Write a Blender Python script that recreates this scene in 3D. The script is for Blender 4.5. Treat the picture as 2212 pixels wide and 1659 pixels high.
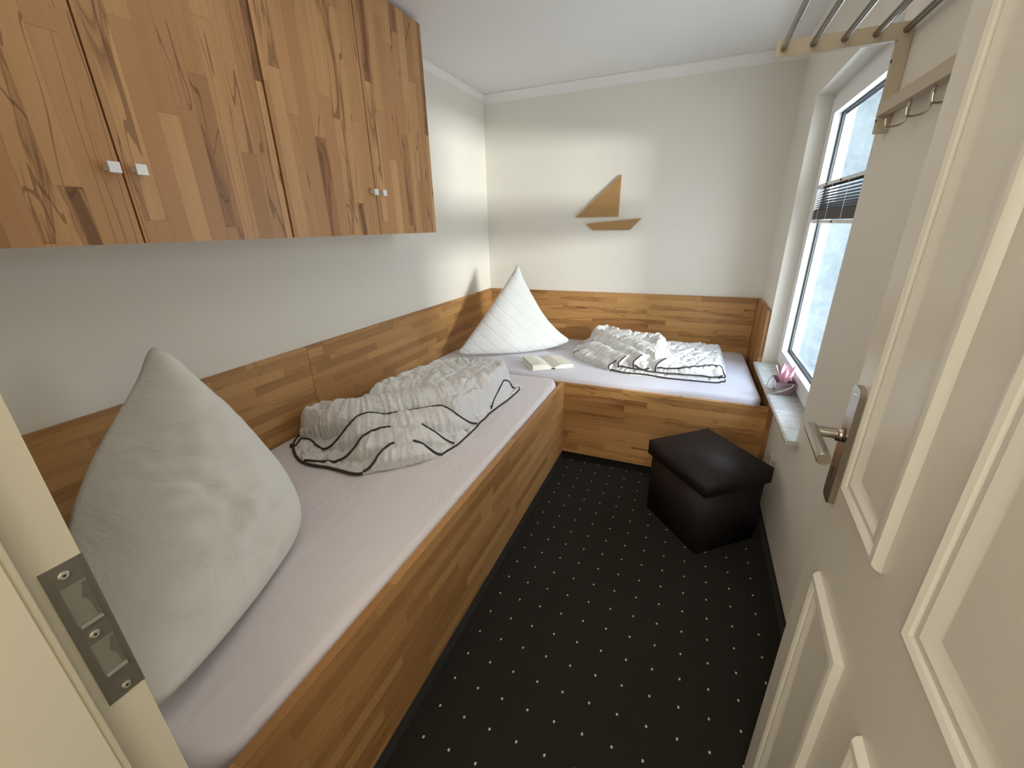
import bpy, bmesh, math, random
import numpy as np
from mathutils import Vector, noise as mn
from mathutils.bvhtree import BVHTree

for o in list(bpy.data.objects):
    bpy.data.objects.remove(o)
sc = bpy.context.scene
COL = sc.collection
random.seed(4)

# ------------------------------------------------------------------ camera
cam = bpy.data.cameras.new('camera')
camo = bpy.data.objects.new('camera', cam)
COL.objects.link(camo)
YAW, PITCH, ROLL, FPX = 0.40695731, 0.36537075, -0.02246136, 887.469
CAM = Vector((1.60259, -3.29209, 1.4))
fw = Vector((-math.sin(YAW)*math.cos(PITCH), math.cos(YAW)*math.cos(PITCH), -math.sin(PITCH)))
r0 = Vector((math.cos(YAW), math.sin(YAW), 0)); u0 = r0.cross(fw)
rt = math.cos(ROLL)*r0 + math.sin(ROLL)*u0
up = -math.sin(ROLL)*r0 + math.cos(ROLL)*u0
from mathutils import Matrix
camo.matrix_world = Matrix(((rt.x, up.x, -fw.x, CAM.x), (rt.y, up.y, -fw.y, CAM.y), (rt.z, up.z, -fw.z, CAM.z), (0, 0, 0, 1)))
cam.sensor_width = 36
cam.lens = FPX/2212*36
cam.clip_start = 0.01
sc.camera = camo

# ------------------------------------------------------------------ colour management, world, lights
sc.view_settings.view_transform = 'Standard'
sc.view_settings.look = 'None'
sc.view_settings.gamma = 1
sc.view_settings.exposure = 1.04
sc.view_settings.use_curve_mapping = False

w = bpy.data.worlds.new('overcast_sky'); sc.world = w
w.use_nodes = True
nt = w.node_tree
bg = nt.nodes['Background']
bg.inputs[0].default_value = (0.88, 0.94, 1.0, 1)
bg.inputs[1].default_value = 3.2

def area(name, loc, target, sx, sy, power, col):
    l = bpy.data.lights.new(name, 'AREA'); l.shape = 'RECTANGLE'; l.size = sx; l.size_y = sy
    l.energy = power; l.color = col
    o = bpy.data.objects.new(name, l); COL.objects.link(o); o.location = loc
    o.rotation_euler = (Vector(target)-Vector(loc)).to_track_quat('-Z', 'Y').to_euler()
    return o
# bright hazy part of the sky seen by the window, off to the near side of the house
area('bright_sky', (5.3, -2.35, 1.58), (2.15, -1.0, 1.4), 0.8, 0.32, 130, (1.0, 0.97, 0.90))
# blue open sky overhead on the far side
area('blue_sky', (3.2, -2.2, 3.4), (2.1, -1.0, 1.0), 1.6, 1.2, 95, (0.36, 0.58, 1.0))
# hallway ceiling lamp behind the photographer
area('hall_lamp', (1.75, -4.1, 2.28), (1.75, -4.1, 0.0), 0.5, 0.5, 4.5, (1.0, 0.86, 0.66))
# soft fill light added under the bedroom ceiling, out of view
area('ceiling_fill', (1.25, -2.35, 2.29), (1.25, -2.35, 0.0), 1.3, 1.3, 2.6, (1.0, 0.94, 0.84))
# unseen fill light added at the hallway end, brightens the near part of the bedroom
area('hall_fill', (1.35, -4.85, 1.5), (1.3, -3.0, 1.3), 1.5, 1.7, 16, (1.0, 0.95, 0.86))

# ------------------------------------------------------------------ node helpers
def mat(name, col, rough=.6, metal=0., spec=None):
    m = bpy.data.materials.new(name); m.use_nodes = True
    b = m.node_tree.nodes['Principled BSDF']
    b.inputs['Base Color'].default_value = (*col, 1)
    b.inputs['Roughness'].default_value = rough
    b.inputs['Metallic'].default_value = metal
    if spec is not None: b.inputs['Specular IOR Level'].default_value = spec
    return m
class NG:
    def __init__(s, m):
        s.t = m.node_tree; s.b = s.t.nodes['Principled BSDF']
        s.co = s.t.nodes.new('ShaderNodeTexCoord').outputs['Object']
    def n(s, typ, **k):
        x = s.t.nodes.new(typ)
        for a, v in k.items(): setattr(x, a, v)
        return x
    def l(s, a, b): s.t.links.new(a, b)
    def m(s, op, a, b=None, c=None):
        x = s.n('ShaderNodeMath', operation=op)
        for i, v in enumerate((a, b, c)):
            if v is None: continue
            if isinstance(v, (int, float)): x.inputs[i].default_value = v
            else: s.l(v, x.inputs[i])
        return x.outputs[0]
    def xyz(s, a, b, c=0.0):
        x = s.n('ShaderNodeCombineXYZ')
        for i, v in enumerate((a, b, c)):
            if isinstance(v, (int, float)): x.inputs[i].default_value = v
            else: s.l(v, x.inputs[i])
        return x.outputs[0]
    def noise(s, vec, scale=1, detail=3, rough=.5, dist=0.):
        x = s.n('ShaderNodeTexNoise'); x.inputs['Scale'].default_value = scale
        x.inputs['Detail'].default_value = detail; x.inputs['Roughness'].default_value = rough
        x.inputs['Distortion'].default_value = dist
        if vec is not None: s.l(vec, x.inputs['Vector'])
        return x.outputs['Fac']
    def ramp(s, f, stops, interp='LINEAR'):
        x = s.n('ShaderNodeValToRGB'); x.color_ramp.interpolation = interp
        e = x.color_ramp.elements
        while len(e) < len(stops): e.new(.5)
        for q, (p, c) in zip(e, stops):
            q.position = p; q.color = (*c, 1)
        s.l(f, x.inputs[0]); return x.outputs[0]
    def mix(s, f, a, b, mode='MIX'):
        x = s.n('ShaderNodeMix', data_type='RGBA', blend_type=mode)
        for i, v in ((0, f), (6, a), (7, b)):
            if isinstance(v, (int, float)): x.inputs[i].default_value = v
            elif isinstance(v, tuple): x.inputs[i].default_value = (*v, 1)
            else: s.l(v, x.inputs[i])
        return x.outputs[2]
    def bump(s, h, strength=.3, dist=.01):
        x = s.n('ShaderNodeBump'); x.inputs['Strength'].default_value = strength
        x.inputs['Distance'].default_value = dist
        s.l(h, x.inputs['Height']); s.l(x.outputs[0], s.b.inputs['Normal'])

def beech(name, grain, across, w_=.045, L=.42, seed=0., dark=1.0, tone=(1, 1, 1), rough=.42):
    """glued laminated core beech: narrow staves of random length, tone and heartwood streaks"""
    m = mat(name, (.5, .3, .15), rough, spec=.35); g = NG(m)
    sp = g.n('ShaderNodeSeparateXYZ'); g.l(g.co, sp.inputs[0])
    A = {'x': sp.outputs[0], 'y': sp.outputs[1], 'z': sp.outputs[2]}
    G = g.m('ADD', A[grain], 50.0+seed); S = g.m('ADD', A[across], 20.0+seed)
    wob = g.m('MULTIPLY', g.noise(g.xyz(g.m('MULTIPLY', G, .8), S), 1, 1), .0)
    st = g.m('DIVIDE', S, w_)
    sid = g.m('FLOOR', st)
    wn = g.n('ShaderNodeTexWhiteNoise', noise_dimensions='2D'); g.l(g.xyz(sid, seed), wn.inputs['Vector'])
    rs = wn.outputs['Value']
    Lr = g.m('MULTIPLY_ADD', rs, L*.7, L*.65)
    cell = g.m('DIVIDE', g.m('MULTIPLY_ADD', rs, 3.7, G), Lr)
    cid = g.m('FLOOR', cell)
    wn2 = g.n('ShaderNodeTexWhiteNoise', noise_dimensions='3D'); g.l(g.xyz(sid, cid, seed), wn2.inputs['Vector'])
    rc = wn2.outputs['Value']; sepc = g.n('ShaderNodeSeparateColor'); g.l(wn2.outputs['Color'], sepc.inputs[0])
    r1, r2, r3 = sepc.outputs
    t = lambda c: tuple(a*b for a, b in zip(c, tone))
    base = g.ramp(rc, [(0, t((.36, .205, .105))), (.25, t((.44, .265, .14))), (.5, t((.52, .325, .172))), (.75, t((.58, .375, .205))), (1, t((.45, .26, .14)))])
    gv = g.xyz(g.m('MULTIPLY_ADD', r1, 40, g.m('MULTIPLY', G, 1.6)), g.m('MULTIPLY_ADD', r2, 30, g.m('MULTIPLY', S, 26)), g.m('MULTIPLY', rc, 20))
    fine = g.noise(gv, 1.0, 5, .6, .8)
    c = g.mix(g.m('MULTIPLY', g.m('SUBTRACT', fine, .35), .75), base, t((.30, .16, .075)))
    # dark heartwood figure in some staves
    hv = g.xyz(g.m('MULTIPLY_ADD', r2, 60, g.m('MULTIPLY', G, 1.3)), g.m('MULTIPLY_ADD', r1, 30, g.m('MULTIPLY', S, 12)), 3.3)
    hn = g.noise(hv, 1.0, 3, .55, 1.1)
    hs = g.ramp(hn, [(.49, (0, 0, 0)), (.56, (.8,)*3), (.59, (.3,)*3), (.68, (1, 1, 1))])
    has = g.m('GREATER_THAN', r3, .66)
    amt = g.m('MULTIPLY', g.m('MULTIPLY', hs, has), .72*dark)
    c = g.mix(amt, c, t((.13, .056, .022)))
    # hairline dark figure lines
    ln = g.noise(g.xyz(g.m('MULTIPLY_ADD', r3, 50, g.m('MULTIPLY', G, .9)), g.m('MULTIPLY_ADD', rc, 44, g.m('MULTIPLY', S, 9)), 8.8), 1.0, 2, .5, .6)
    band = g.m('LESS_THAN', g.m('ABSOLUTE', g.m('SUBTRACT', g.m('FRACT', g.m('MULTIPLY', ln, 7.0)), .5)), .035)
    c = g.mix(g.m('MULTIPLY', g.m('MULTIPLY', band, g.m('GREATER_THAN', r2, .45)), .5*dark), c, t((.12, .05, .02)))
    # glue joints
    e1 = g.m('LESS_THAN', g.m('MINIMUM', g.m('FRACT', st), g.m('SUBTRACT', 1.0, g.m('FRACT', st))), .012)
    e2 = g.m('LESS_THAN', g.m('FRACT', cell), .003)
    c = g.mix(g.m('MULTIPLY', g.m('MAXIMUM', e1, e2), .35), c, t((.16, .075, .03)))
    g.l(c, g.b.inputs['Base Color'])
    g.bump(fine, .06, .002)
    return m

M = {}
M['cab'] = beech('core_beech_doors', 'z', 'y', .052, .60, 0, 1.15, (1.05, .935, .76))
M['cab_side'] = beech('core_beech_cabinet_side', 'z', 'x', .045, .5, 3, 1.0, (1.0, .92, .78))
M['wy'] = beech('core_beech_along_left_wall', 'y', 'z', .040, .46, 7, .45, (.97, .85, .60))
M['wx'] = beech('core_beech_along_back_wall', 'x', 'z', .038, .50, 11, .95, (.98, .84, .56))
M['wr'] = beech('core_beech_right_wall', 'z', 'y', .06, .5, 5, .6, (.92, .76, .56))
M['boat'] = beech('plain_beech_plywood', 'x', 'z', .5, 3, 2, .25, (.78, .72, .54), .5)

def wall_mat(name, col, rough=.85):
    m = mat(name, col, rough, spec=.25); g = NG(m)
    n1 = g.noise(g.co, 260, 2, .5); g.bump(n1, .10, .002)
    return m
M['wall'] = wall_mat('warm_white_wall_paint', (.80, .768, .69))
M['ceil'] = wall_mat('white_ceiling_paint', (.83, .82, .80))
M['trim'] = mat('white_cove_paint', (.86, .845, .81), .55)
M['door'] = mat('ivory_door_lacquer', (.74, .70, .60), .32, spec=.5)
M['frame'] = mat('ivory_frame_lacquer', (.67, .63, .50), .38, spec=.5)
M['upvc'] = mat('white_window_plastic', (.86, .88, .89), .3)
M['seal'] = mat('black_rubber_seal', (.012, .012, .014), .6)
M['knob'] = mat('pale_matt_metal_knob', (.82, .82, .80), .45, .35)
M['steel'] = mat('brushed_nickel', (.46, .42, .36), .28, 1.0)
M['chrome'] = mat('satin_chrome', (.60, .60, .60), .25, 1.0)
M['tubes'] = mat('dark_steel_tube', (.20, .18, .16), .25, 1.0)
M['strike'] = mat('grey_metal_strike', (.21, .20, .175), .45, .6)
M['strikein'] = mat('dull_metal_latch_pocket', (.30, .30, .26), .5, .5)
M['screw'] = mat('bright_screw_head', (.72, .71, .62), .3, .9)
M['dark'] = mat('near_black', (.01, .009, .008), .7)
M['slat'] = mat('anthracite_blind_slats', (.055, .05, .052), .6)
M['rack'] = mat('birch_rack_board', (.52, .44, .32), .5)
M['piping'] = mat('dark_brown_piping', (.045, .034, .032), .8)
M['plastic'] = mat('cream_socket_plastic', (.62, .56, .46), .35)
M['paper'] = mat('book_pages', (.78, .76, .66), .8)
M['cover'] = mat('white_book_cover', (.78, .76, .68), .6)
M['spine'] = mat('black_book_spine', (.02, .02, .02), .5)
M['pink'] = mat('pink_tulip_candle', (.80, .43, .54), .5)
M['pink'].node_tree.nodes['Principled BSDF'].inputs['Subsurface Weight'].default_value = .2
M['pink'].node_tree.nodes['Principled BSDF'].inputs['Subsurface Radius'].default_value = (.01, .005, .005)
M['wire'] = mat('cream_wire_handle', (.62, .58, .46), .4)

m = mat('mirrored_mauve_tin', (.42, .30, .33), .12, .9); M['tin'] = m
# glass
m = bpy.data.materials.new('window_glass'); m.use_nodes = True; t = m.node_tree
t.nodes.remove(t.nodes['Principled BSDF'])
tr = t.nodes.new('ShaderNodeBsdfTransparent'); tr.inputs[0].default_value = (.93, .96, .98, 1)
gl = t.nodes.new('ShaderNodeBsdfGlossy'); gl.inputs['Roughness'].default_value = .02
mx = t.nodes.new('ShaderNodeMixShader'); mx.inputs[0].default_value = .06
t.links.new(tr.outputs[0], mx.inputs[1]); t.links.new(gl.outputs[0], mx.inputs[2])
t.links.new(mx.outputs[0], t.nodes['Material Output'].inputs[0]); M['glass'] = m
# sill stone
m = mat('pale_marble_sill', (.7, .72, .7), .22); g = NG(m)
sp = g.n('ShaderNodeSeparateXYZ'); g.l(g.co, sp.inputs[0])
nn_ = g.noise(g.xyz(g.m('MULTIPLY', sp.outputs[0], 8), g.m('MULTIPLY', sp.outputs[1], 45), sp.outputs[2]), 1, 5, .6, 1.2)
g.l(g.ramp(nn_, [(.3, (.66, .67, .64)), (.5, (.56, .57, .55)), (.58, (.40, .42, .41)), (.64, (.62, .63, .61)), (1, (.70, .71, .69))]), g.b.inputs['Base Color']); M['sill'] = m
# carpet
def carpet(name, dots):
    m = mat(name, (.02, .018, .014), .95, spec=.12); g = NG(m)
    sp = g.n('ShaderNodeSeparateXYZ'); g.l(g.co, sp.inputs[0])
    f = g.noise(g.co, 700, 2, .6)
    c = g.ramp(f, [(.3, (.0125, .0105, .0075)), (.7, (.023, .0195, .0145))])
    if dots:
        s = .08602; sy = s*1.0635
        fx = g.m('FRACT', g.m('ADD', g.m('DIVIDE', g.m('SUBTRACT', sp.outputs[0], 1.0395), s), 40.5))
        fy = g.m('FRACT', g.m('ADD', g.m('DIVIDE', g.m('SUBTRACT', sp.outputs[1], -1.1489), sy), 60.5))
        dx = g.m('MULTIPLY', g.m('ABSOLUTE', g.m('SUBTRACT', fx, .5)), s)
        dy = g.m('MULTIPLY', g.m('ABSOLUTE', g.m('SUBTRACT', fy, .5)), sy)
        wv = g.m('MULTIPLY', g.m('SUBTRACT', g.noise(g.co, 420, 1), .5), .0022)
        ax = g.m('DIVIDE', g.m('ADD', dx, wv), .0031); ay = g.m('DIVIDE', g.m('ADD', dy, wv), .0040)
        q = g.m('ADD', g.m('POWER', g.m('ABSOLUTE', ax), 3), g.m('POWER', g.m('ABSOLUTE', ay), 3))
        d = g.m('LESS_THAN', q, 1.0)
        inn = g.m('LESS_THAN', g.m('ADD', g.m('POWER', g.m('ABSOLUTE', g.m('DIVIDE', ax, .42)), 2), g.m('POWER', g.m('ABSOLUTE', g.m('DIVIDE', ay, .45)), 2)), 1.0)
        c = g.mix(d, c, (.62, .58, .45))
        c = g.mix(g.m('MULTIPLY', inn, .45), c, (.12, .11, .08))
    g.l(c, g.b.inputs['Base Color']); g.bump(f, .5, .003)
    g.b.inputs['Sheen Weight'].default_value = .08; g.b.inputs['Sheen Roughness'].default_value = .5
    return m
M['carpet'] = carpet('dark_dotted_carpet', True)
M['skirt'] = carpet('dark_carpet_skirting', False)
# leather
m = mat('black_brown_leatherette', (.016, .011, .011), .6, spec=.3); g = NG(m)
v = g.n('ShaderNodeTexVoronoi'); v.inputs['Scale'].default_value = 300; g.l(g.co, v.inputs['Vector'])
g.bump(v.outputs['Distance'], .15, .002); M['leather'] = m
# textiles
def cloth(name, col, bscale, strength, aniso=(1, 1, 1), dist=.01, fine=True):
    m = mat(name, col, .85, spec=.2); g = NG(m)
    mp = g.n('ShaderNodeMapping'); mp.inputs['Scale'].default_value = aniso; g.l(g.co, mp.inputs['Vector'])
    h = g.noise(mp.outputs[0], bscale, 4, .55, .6)
    g.bump(h, strength, dist)
    g.b.inputs['Sheen Weight'].default_value = .15
    return m
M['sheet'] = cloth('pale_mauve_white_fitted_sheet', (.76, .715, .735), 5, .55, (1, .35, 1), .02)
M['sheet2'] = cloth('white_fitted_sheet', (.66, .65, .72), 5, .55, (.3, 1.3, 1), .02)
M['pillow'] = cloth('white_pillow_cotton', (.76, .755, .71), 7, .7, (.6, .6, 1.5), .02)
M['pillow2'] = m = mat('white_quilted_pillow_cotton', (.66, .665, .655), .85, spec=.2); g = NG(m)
sp = g.n('ShaderNodeSeparateXYZ'); g.l(g.co, sp.inputs[0])
q_ = g.m('MULTIPLY', g.m('ADD', g.m('ADD', g.m('MULTIPLY', sp.outputs[0], .62), g.m('MULTIPLY', sp.outputs[1], .25)), g.m('MULTIPLY', sp.outputs[2], .72)), 14.5)
q_ = g.m('ABSOLUTE', g.m('SUBTRACT', g.m('FRACT', g.m('ADD', q_, 40.2)), .5))
g.bump(g.m('ADD', g.m('MINIMUM', g.m('MULTIPLY', q_, 9), 1.0), g.m('MULTIPLY', g.noise(g.co, 10, 4), .6)), .35, .008)
M['duvet'] = m = mat('white_quilted_cotton', (.72, .72, .71), .8, spec=.2); g = NG(m)
n_a = g.noise(g.co, 9, 2, .5, 1.6); n_b = g.noise(g.co, 40, 2, .5, 1.0)
rid = g.m('POWER', g.m('SUBTRACT', 1.0, g.m('MULTIPLY', g.m('ABSOLUTE', g.m('SUBTRACT', n_a, .5)), 3.2)), 3.0)
g.bump(g.m('ADD', rid, g.m('MULTIPLY', n_b, .12)), .30, .012)

# ------------------------------------------------------------------ mesh helpers
ORG = {}
def bm_box(bm, a, b):
    x0, y0, z0 = a; x1, y1, z1 = b
    v = [bm.verts.new(p) for p in ((x0, y0, z0), (x1, y0, z0), (x1, y1, z0), (x0, y1, z0), (x0, y0, z1), (x1, y0, z1), (x1, y1, z1), (x0, y1, z1))]
    for f in ((0, 3, 2, 1), (4, 5, 6, 7), (0, 1, 5, 4), (1, 2, 6, 5), (2, 3, 7, 6), (3, 0, 4, 7)):
        bm.faces.new([v[i] for i in f])
def box(*bs):
    bm = bmesh.new()
    for a, b in bs: bm_box(bm, a, b)
    return bm
def prism(pts, axis, a, b):
    """extrude a 2-D polygon along an axis; pts are the two other coordinates in xyz order"""
    bm = bmesh.new()
    def P(p, t):
        if axis == 'x': return (t, p[0], p[1])
        if axis == 'y': return (p[0], t, p[1])
        return (p[0], p[1], t)
    lo = [bm.verts.new(P(p, a)) for p in pts]; hi = [bm.verts.new(P(p, b)) for p in pts]
    bm.faces.new(lo); bm.faces.new(hi[::-1]); n = len(pts)
    for i in range(n): bm.faces.new((lo[i], hi[i], hi[(i+1) % n], lo[(i+1) % n]))
    bmesh.ops.recalc_face_normals(bm, faces=bm.faces)
    return bm
def tube(bm, pts, r, n=10, closed=False, cap=True):
    pts = [Vector(p) for p in pts]; rings = []
    prev = None; N = len(pts)
    for i, p in enumerate(pts):
        a = pts[(i-1) % N] if (closed or i > 0) else p
        b = pts[(i+1) % N] if (closed or i < N-1) else p
        d = (b-a)
        if d.length < 1e-9: d = Vector((0, 0, 1))
        d.normalize()
        if prev is None:
            ref = Vector((0, 0, 1)) if abs(d.z) < .9 else Vector((1, 0, 0))
            s = d.cross(ref).normalized()
        else:
            s = (prev - d*prev.dot(d))
            s = s.normalized() if s.length > 1e-6 else d.orthogonal().normalized()
        prev = s; t = d.cross(s)
        rr = r[i] if isinstance(r, (list, tuple)) else r
        rings.append([bm.verts.new(p + (s*math.cos(2*math.pi*k/n)+t*math.sin(2*math.pi*k/n))*rr) for k in range(n)])
    for i in range(len(rings)-(0 if closed else 1)):
        A, B = rings[i], rings[(i+1) % len(rings)]
        for k in range(n): bm.faces.new((A[k], A[(k+1) % n], B[(k+1) % n], B[k]))
    if cap and not closed:
        bm.faces.new(rings[0][::-1]); bm.faces.new(rings[-1])
    return bm
def curve(pts, k=6, closed=False):
    """Catmull-Rom through points"""
    P = [Vector(p) for p in pts]; n = len(P); out = []
    rng = range(n) if closed else range(n-1)
    for i in rng:
        a = P[(i-1) % n] if (closed or i > 0) else P[0]; b = P[i]; c = P[(i+1) % n]
        d = P[(i+2) % n] if (closed or i < n-2) else P[-1]
        for j in range(k):
            t = j/k
            out.append(.5*((2*b)+(c-a)*t+(2*a-5*b+4*c-d)*t*t+(3*b-a-3*c+d)*t**3))
    if not closed: out.append(P[-1].copy())
    return out
def link(name, bm, m, parent=None, smooth=False, bevel=0, label=None, origin=None, seg=2):
    if bevel:
        bmesh.ops.bevel(bm, geom=[e for e in bm.edges if len(e.link_faces) == 2 and e.calc_face_angle(0) > .5], offset=bevel, segments=seg, profile=.5, affect='EDGES', clamp_overlap=True)
    bmesh.ops.recalc_face_normals(bm, faces=bm.faces)
    if parent is None:
        if origin is None:
            xs = [v.co for v in bm.verts]
            lo = Vector([min(c[i] for c in xs) for i in range(3)]); hi = Vector([max(c[i] for c in xs) for i in range(3)])
            origin = Vector(((lo.x+hi.x)/2, (lo.y+hi.y)/2, lo.z))
        origin = Vector(origin)
    else:
        origin = ORG[parent.name]
    for v in bm.verts: v.co -= origin
    me = bpy.data.meshes.new(name); bm.to_mesh(me); bm.free()
    ms = m if isinstance(m, (list, tuple)) else [m]
    for q in ms: me.materials.append(q)
    if smooth:
        for p in me.polygons: p.use_smooth = True
    o = bpy.data.objects.new(name, me); COL.objects.link(o)
    if parent is None: o.location = origin
    else: o.parent = parent
    ORG[o.name] = origin
    if label: o['label'] = label
    return o
def thing(name, label, cat, loc, group=None):
    o = bpy.data.objects.new(name, None); COL.objects.link(o); o.location = loc; o.empty_display_size = .1
    ORG[o.name] = Vector(loc); o['label'] = label; o['category'] = cat
    if group: o['group'] = group
    return o
def tag(o, label, cat, group=None):
    o['label'] = label; o['category'] = cat
    if group: o['group'] = group
    return o
def struct(o): o['kind'] = 'structure'; return o
def sempty(name, loc):
    o = bpy.data.objects.new(name, None); COL.objects.link(o); o.location = loc; ORG[o.name] = Vector(loc)
    o['kind'] = 'structure'; return o
def autosmooth(o, ang=.6):
    me = o.data
    for p in me.polygons: p.use_smooth = True
    bm = bmesh.new(); bm.from_mesh(me)
    for e in bm.edges:
        if len(e.link_faces) == 2 and e.calc_face_angle(0) > ang: e.smooth = False
    bm.to_mesh(me); bm.free()

# ------------------------------------------------------------------ room
W, ZC, YF = 2.067, 2.321, -3.18          # right wall, ceiling, front wall (room side)
YH = -4.9                                # far end of the hallway
JX0, JX1, DH = 1.089, 1.868, 2.0         # door opening
o = struct(link('floor', box(((-.15, YH-.1, -.08), (2.9, .15, 0))), M['carpet'], origin=(0, 0, 0)))
struct(link('ceiling', box(((-.15, YH-.1, ZC), (2.9, .15, ZC+.1))), M['ceil']))
struct(link('wall_left', box(((-.12, YF-.12, 0), (0, .12, ZC))), M['wall']))
struct(link('wall_back', box(((0, 0, 0), (W+.35, .12, ZC))), M['wall']))
# right wall with window opening, 8 cm plaster reveal
WY0, WY1, WZ0, WZ1 = -1.53, -.485, .575, 1.975
def right_wall():
    bm = bmesh.new()
    X0, X1 = W, W+.28
    bm_box(bm, (X0, YF-.12, 0), (X1, WY0, ZC))
    bm_box(bm, (X0, WY1, 0), (X1, 0, ZC))
    bm_box(bm, (X0, WY0, 0), (X1, WY1, WZ0))
    bm_box(bm, (X0, WY0, WZ1), (X1, WY1, ZC))
    return bm
struct(link('wall_right', right_wall(), M['wall']))
struct(link('wall_front', box(((0, YF-.12, 0), (JX0-.02, YF, ZC)), ((JX1+.02, YF-.12, 0), (W, YF, ZC)), ((JX0-.02, YF-.12, DH+.02), (JX1+.02, YF, ZC))), M['wall']))
struct(link('wall_hall_left', box(((.35, YH, 0), (.47, YF-.12, ZC))), M['wall']))
struct(link('wall_hall_right', box(((2.75, YH, 0), (2.87, YF-.12, ZC))), M['wall']))
struct(link('wall_hall_end', box(((.35, YH-.1, 0), (2.87, YH, ZC))), M['wall']))
struct(link('wall_hall_near', box(((W, YF-.12, 0), (2.87, YF-.02, ZC))), M['wall']))

def cove(name, pts, a, b, axis):
    struct(link(name, prism(pts, axis, a, b), M['trim']))
cv = [(0, 0), (.028, 0), (.030, -.004), (.020, -.010), (.012, -.020), (.005, -.032), (.003, -.040), (0, -.040)]
cove('trim_1', [(x, ZC+z) for x, z in cv], YF, 0, 'y')
cove('trim_2', [(-x*1.4, ZC+z*1.4) for x, z in cv], .0, W, 'x')
cove('trim_3', [(W-x, ZC+z) for x, z in cv], YF, 0, 'y')
struct(link('baseboard_right', box(((W-.008, YF, 0), (W, -1.045, .052))), M['skirt']))

# ------------------------------------------------------------------ window
win = sempty('window_1', (2.19, -1.0, .6))
om = mat('weathered_outer_plaster', (.2, .24, .26), .9)
g = NG(om); nz = g.noise(g.co, 9, 6, .65, .5)
g.l(g.ramp(nz, [(.35, (.13, .16, .172)), (.65, (.20, .23, .243))]), g.b.inputs['Base Color']); g.bump(nz, .4, .02)
def rectframe(x0, x1, ya, yb, za, zb_, t):
    return box(((x0, ya, za), (x1, ya+t, zb_)), ((x0, yb-t, za), (x1, yb, zb_)), ((x0, ya+t, za), (x1, yb-t, za+t)), ((x0, ya+t, zb_-t), (x1, yb-t, zb_)))
XF = 2.150
link('window_frame', rectframe(XF, XF+.07, WY0, WY1, WZ0+.02, WZ1, .035), M['upvc'], win, bevel=.003)
link('window_sash', rectframe(XF-.012, XF+.055, WY0+.030, WY1-.030, WZ0+.05, WZ1-.030, .072), M['upvc'], win, bevel=.006)
gy0, gy1, gz0, gz1 = WY0+.102, WY1-.102, WZ0+.122, WZ1-.102
link('window_seal', rectframe(XF+.018, XF+.024, gy0-.001, gy1+.001, gz0-.001, gz1+.001, .007), M['seal'], win)
link('window_pane', box(((XF+.026, gy0-.003, gz0-.003), (XF+.030, gy1+.003, gz1+.003))), M['glass'], win)
link('outer_seal', rectframe(XF+.032, XF+.040, gy0-.001, gy1+.001, gz0-.001, gz1+.001, .016), M['chrome'], win)
link('outer_reveal', rectframe(XF+.07, W+.285, WY0-.02, WY1+.02, WZ0-.02, WZ1+.02, .045), om, win)
link('outer_frame_lip', rectframe(XF+.071, XF+.085, WY0+.02, WY1-.02, WZ0+.02, WZ1-.02, .03), M['upvc'], win)
def sill():
    pts = [(2.020, .5795), (2.024, .575), (2.165, .575), (2.165, .597), (2.026, .597), (2.020, .591)]
    return prism([(p[0], p[1]+.003) for p in pts], 'y', -1.575, -.515)
link('window_sill', sill(), M['sill'], win, bevel=.002)

# ------------------------------------------------------------------ blind on the sash
bl = thing('window_blind', 'dark grey slatted blind pushed together across the middle of the window', 'blind', (XF+.006, -1.0, 1.40))
by0, by1 = gy0+.004, gy1-.004
link('top_rail', box(((XF-.006, by0, 1.552), (XF+.016, by1, 1.566))), M['upvc'], bl, bevel=.002)
bm = bmesh.new()
for i in range(9):
    z = 1.546-i*.0142*(1-.022*i)
    for (xa, za, xb, zb2) in ((XF-.008, z-.0060, XF+.014, z+.0060),):
        v = [bm.verts.new(p) for p in ((xa, by0, za), (xa, by1, za), (xb, by1, zb2), (xb, by0, zb2))]
        u = [bm.verts.new((q.co.x, q.co.y, q.co.z-.0009)) for q in v]
        bm.faces.new(v); bm.faces.new(u[::-1])
        for a in range(4): bm.faces.new((v[a], u[a], u[(a+1) % 4], v[(a+1) % 4]))
link('slats', bm, M['slat'], bl)
link('slat_stack', box(((XF-.008, by0, 1.402), (XF+.014, by1, 1.447))), M['slat'], bl, bevel=.004)
link('bottom_rail', box(((XF-.006, by0, 1.385), (XF+.016, by1, 1.400))), M['upvc'], bl, bevel=.002)
for yy in (-1.32, -1.08, -.84, -.68):
    bm = bmesh.new(); tube(bm, [(XF-.0095, yy, 1.39), (XF-.0095, yy, 1.56)], .0011, 5); link('ladder_cord', bm, M['upvc'], bl)
for yy in (-.95, -.72):
    for zz in (1.559, 1.3925):
        bm = bmesh.new(); tube(bm, [(XF-.010, yy, zz), (XF-.004, yy, zz)], .004, 8); link('cord_stop', bm, M['dark'], bl)

# ------------------------------------------------------------------ door frame (trim) with strike plate
df = sempty('trim_4', (1.48, -3.24, 0))
YB = -3.215
link('jamb_left', box(((JX0-.02, YB, 0), (JX0, YF, DH))), M['frame'], df)
link('jamb_right', box(((JX1, YB, 0), (JX1+.02, YF, DH))), M['frame'], df)
link('jamb_head', box(((JX0-.02, YB, DH), (JX1+.02, YF, DH+.02))), M['frame'], df)
link('lining_left', box(((JX0-.02, -3.32, 0), (JX0+.013, YB, DH))), M['frame'], df, bevel=.002)
link('lining_right', box(((JX1-.013, -3.32, 0), (JX1+.02, YB, DH))), M['frame'], df, bevel=.002)
link('lining_head', box(((JX0+.013, -3.32, DH-.013), (JX1-.013, YB, DH))), M['frame'], df, bevel=.002)
bm = bmesh.new(); tube(bm, [(JX0+.007, YB+.003, 0), (JX0+.007, YB+.003, DH-.02)], .0042, 8)
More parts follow.
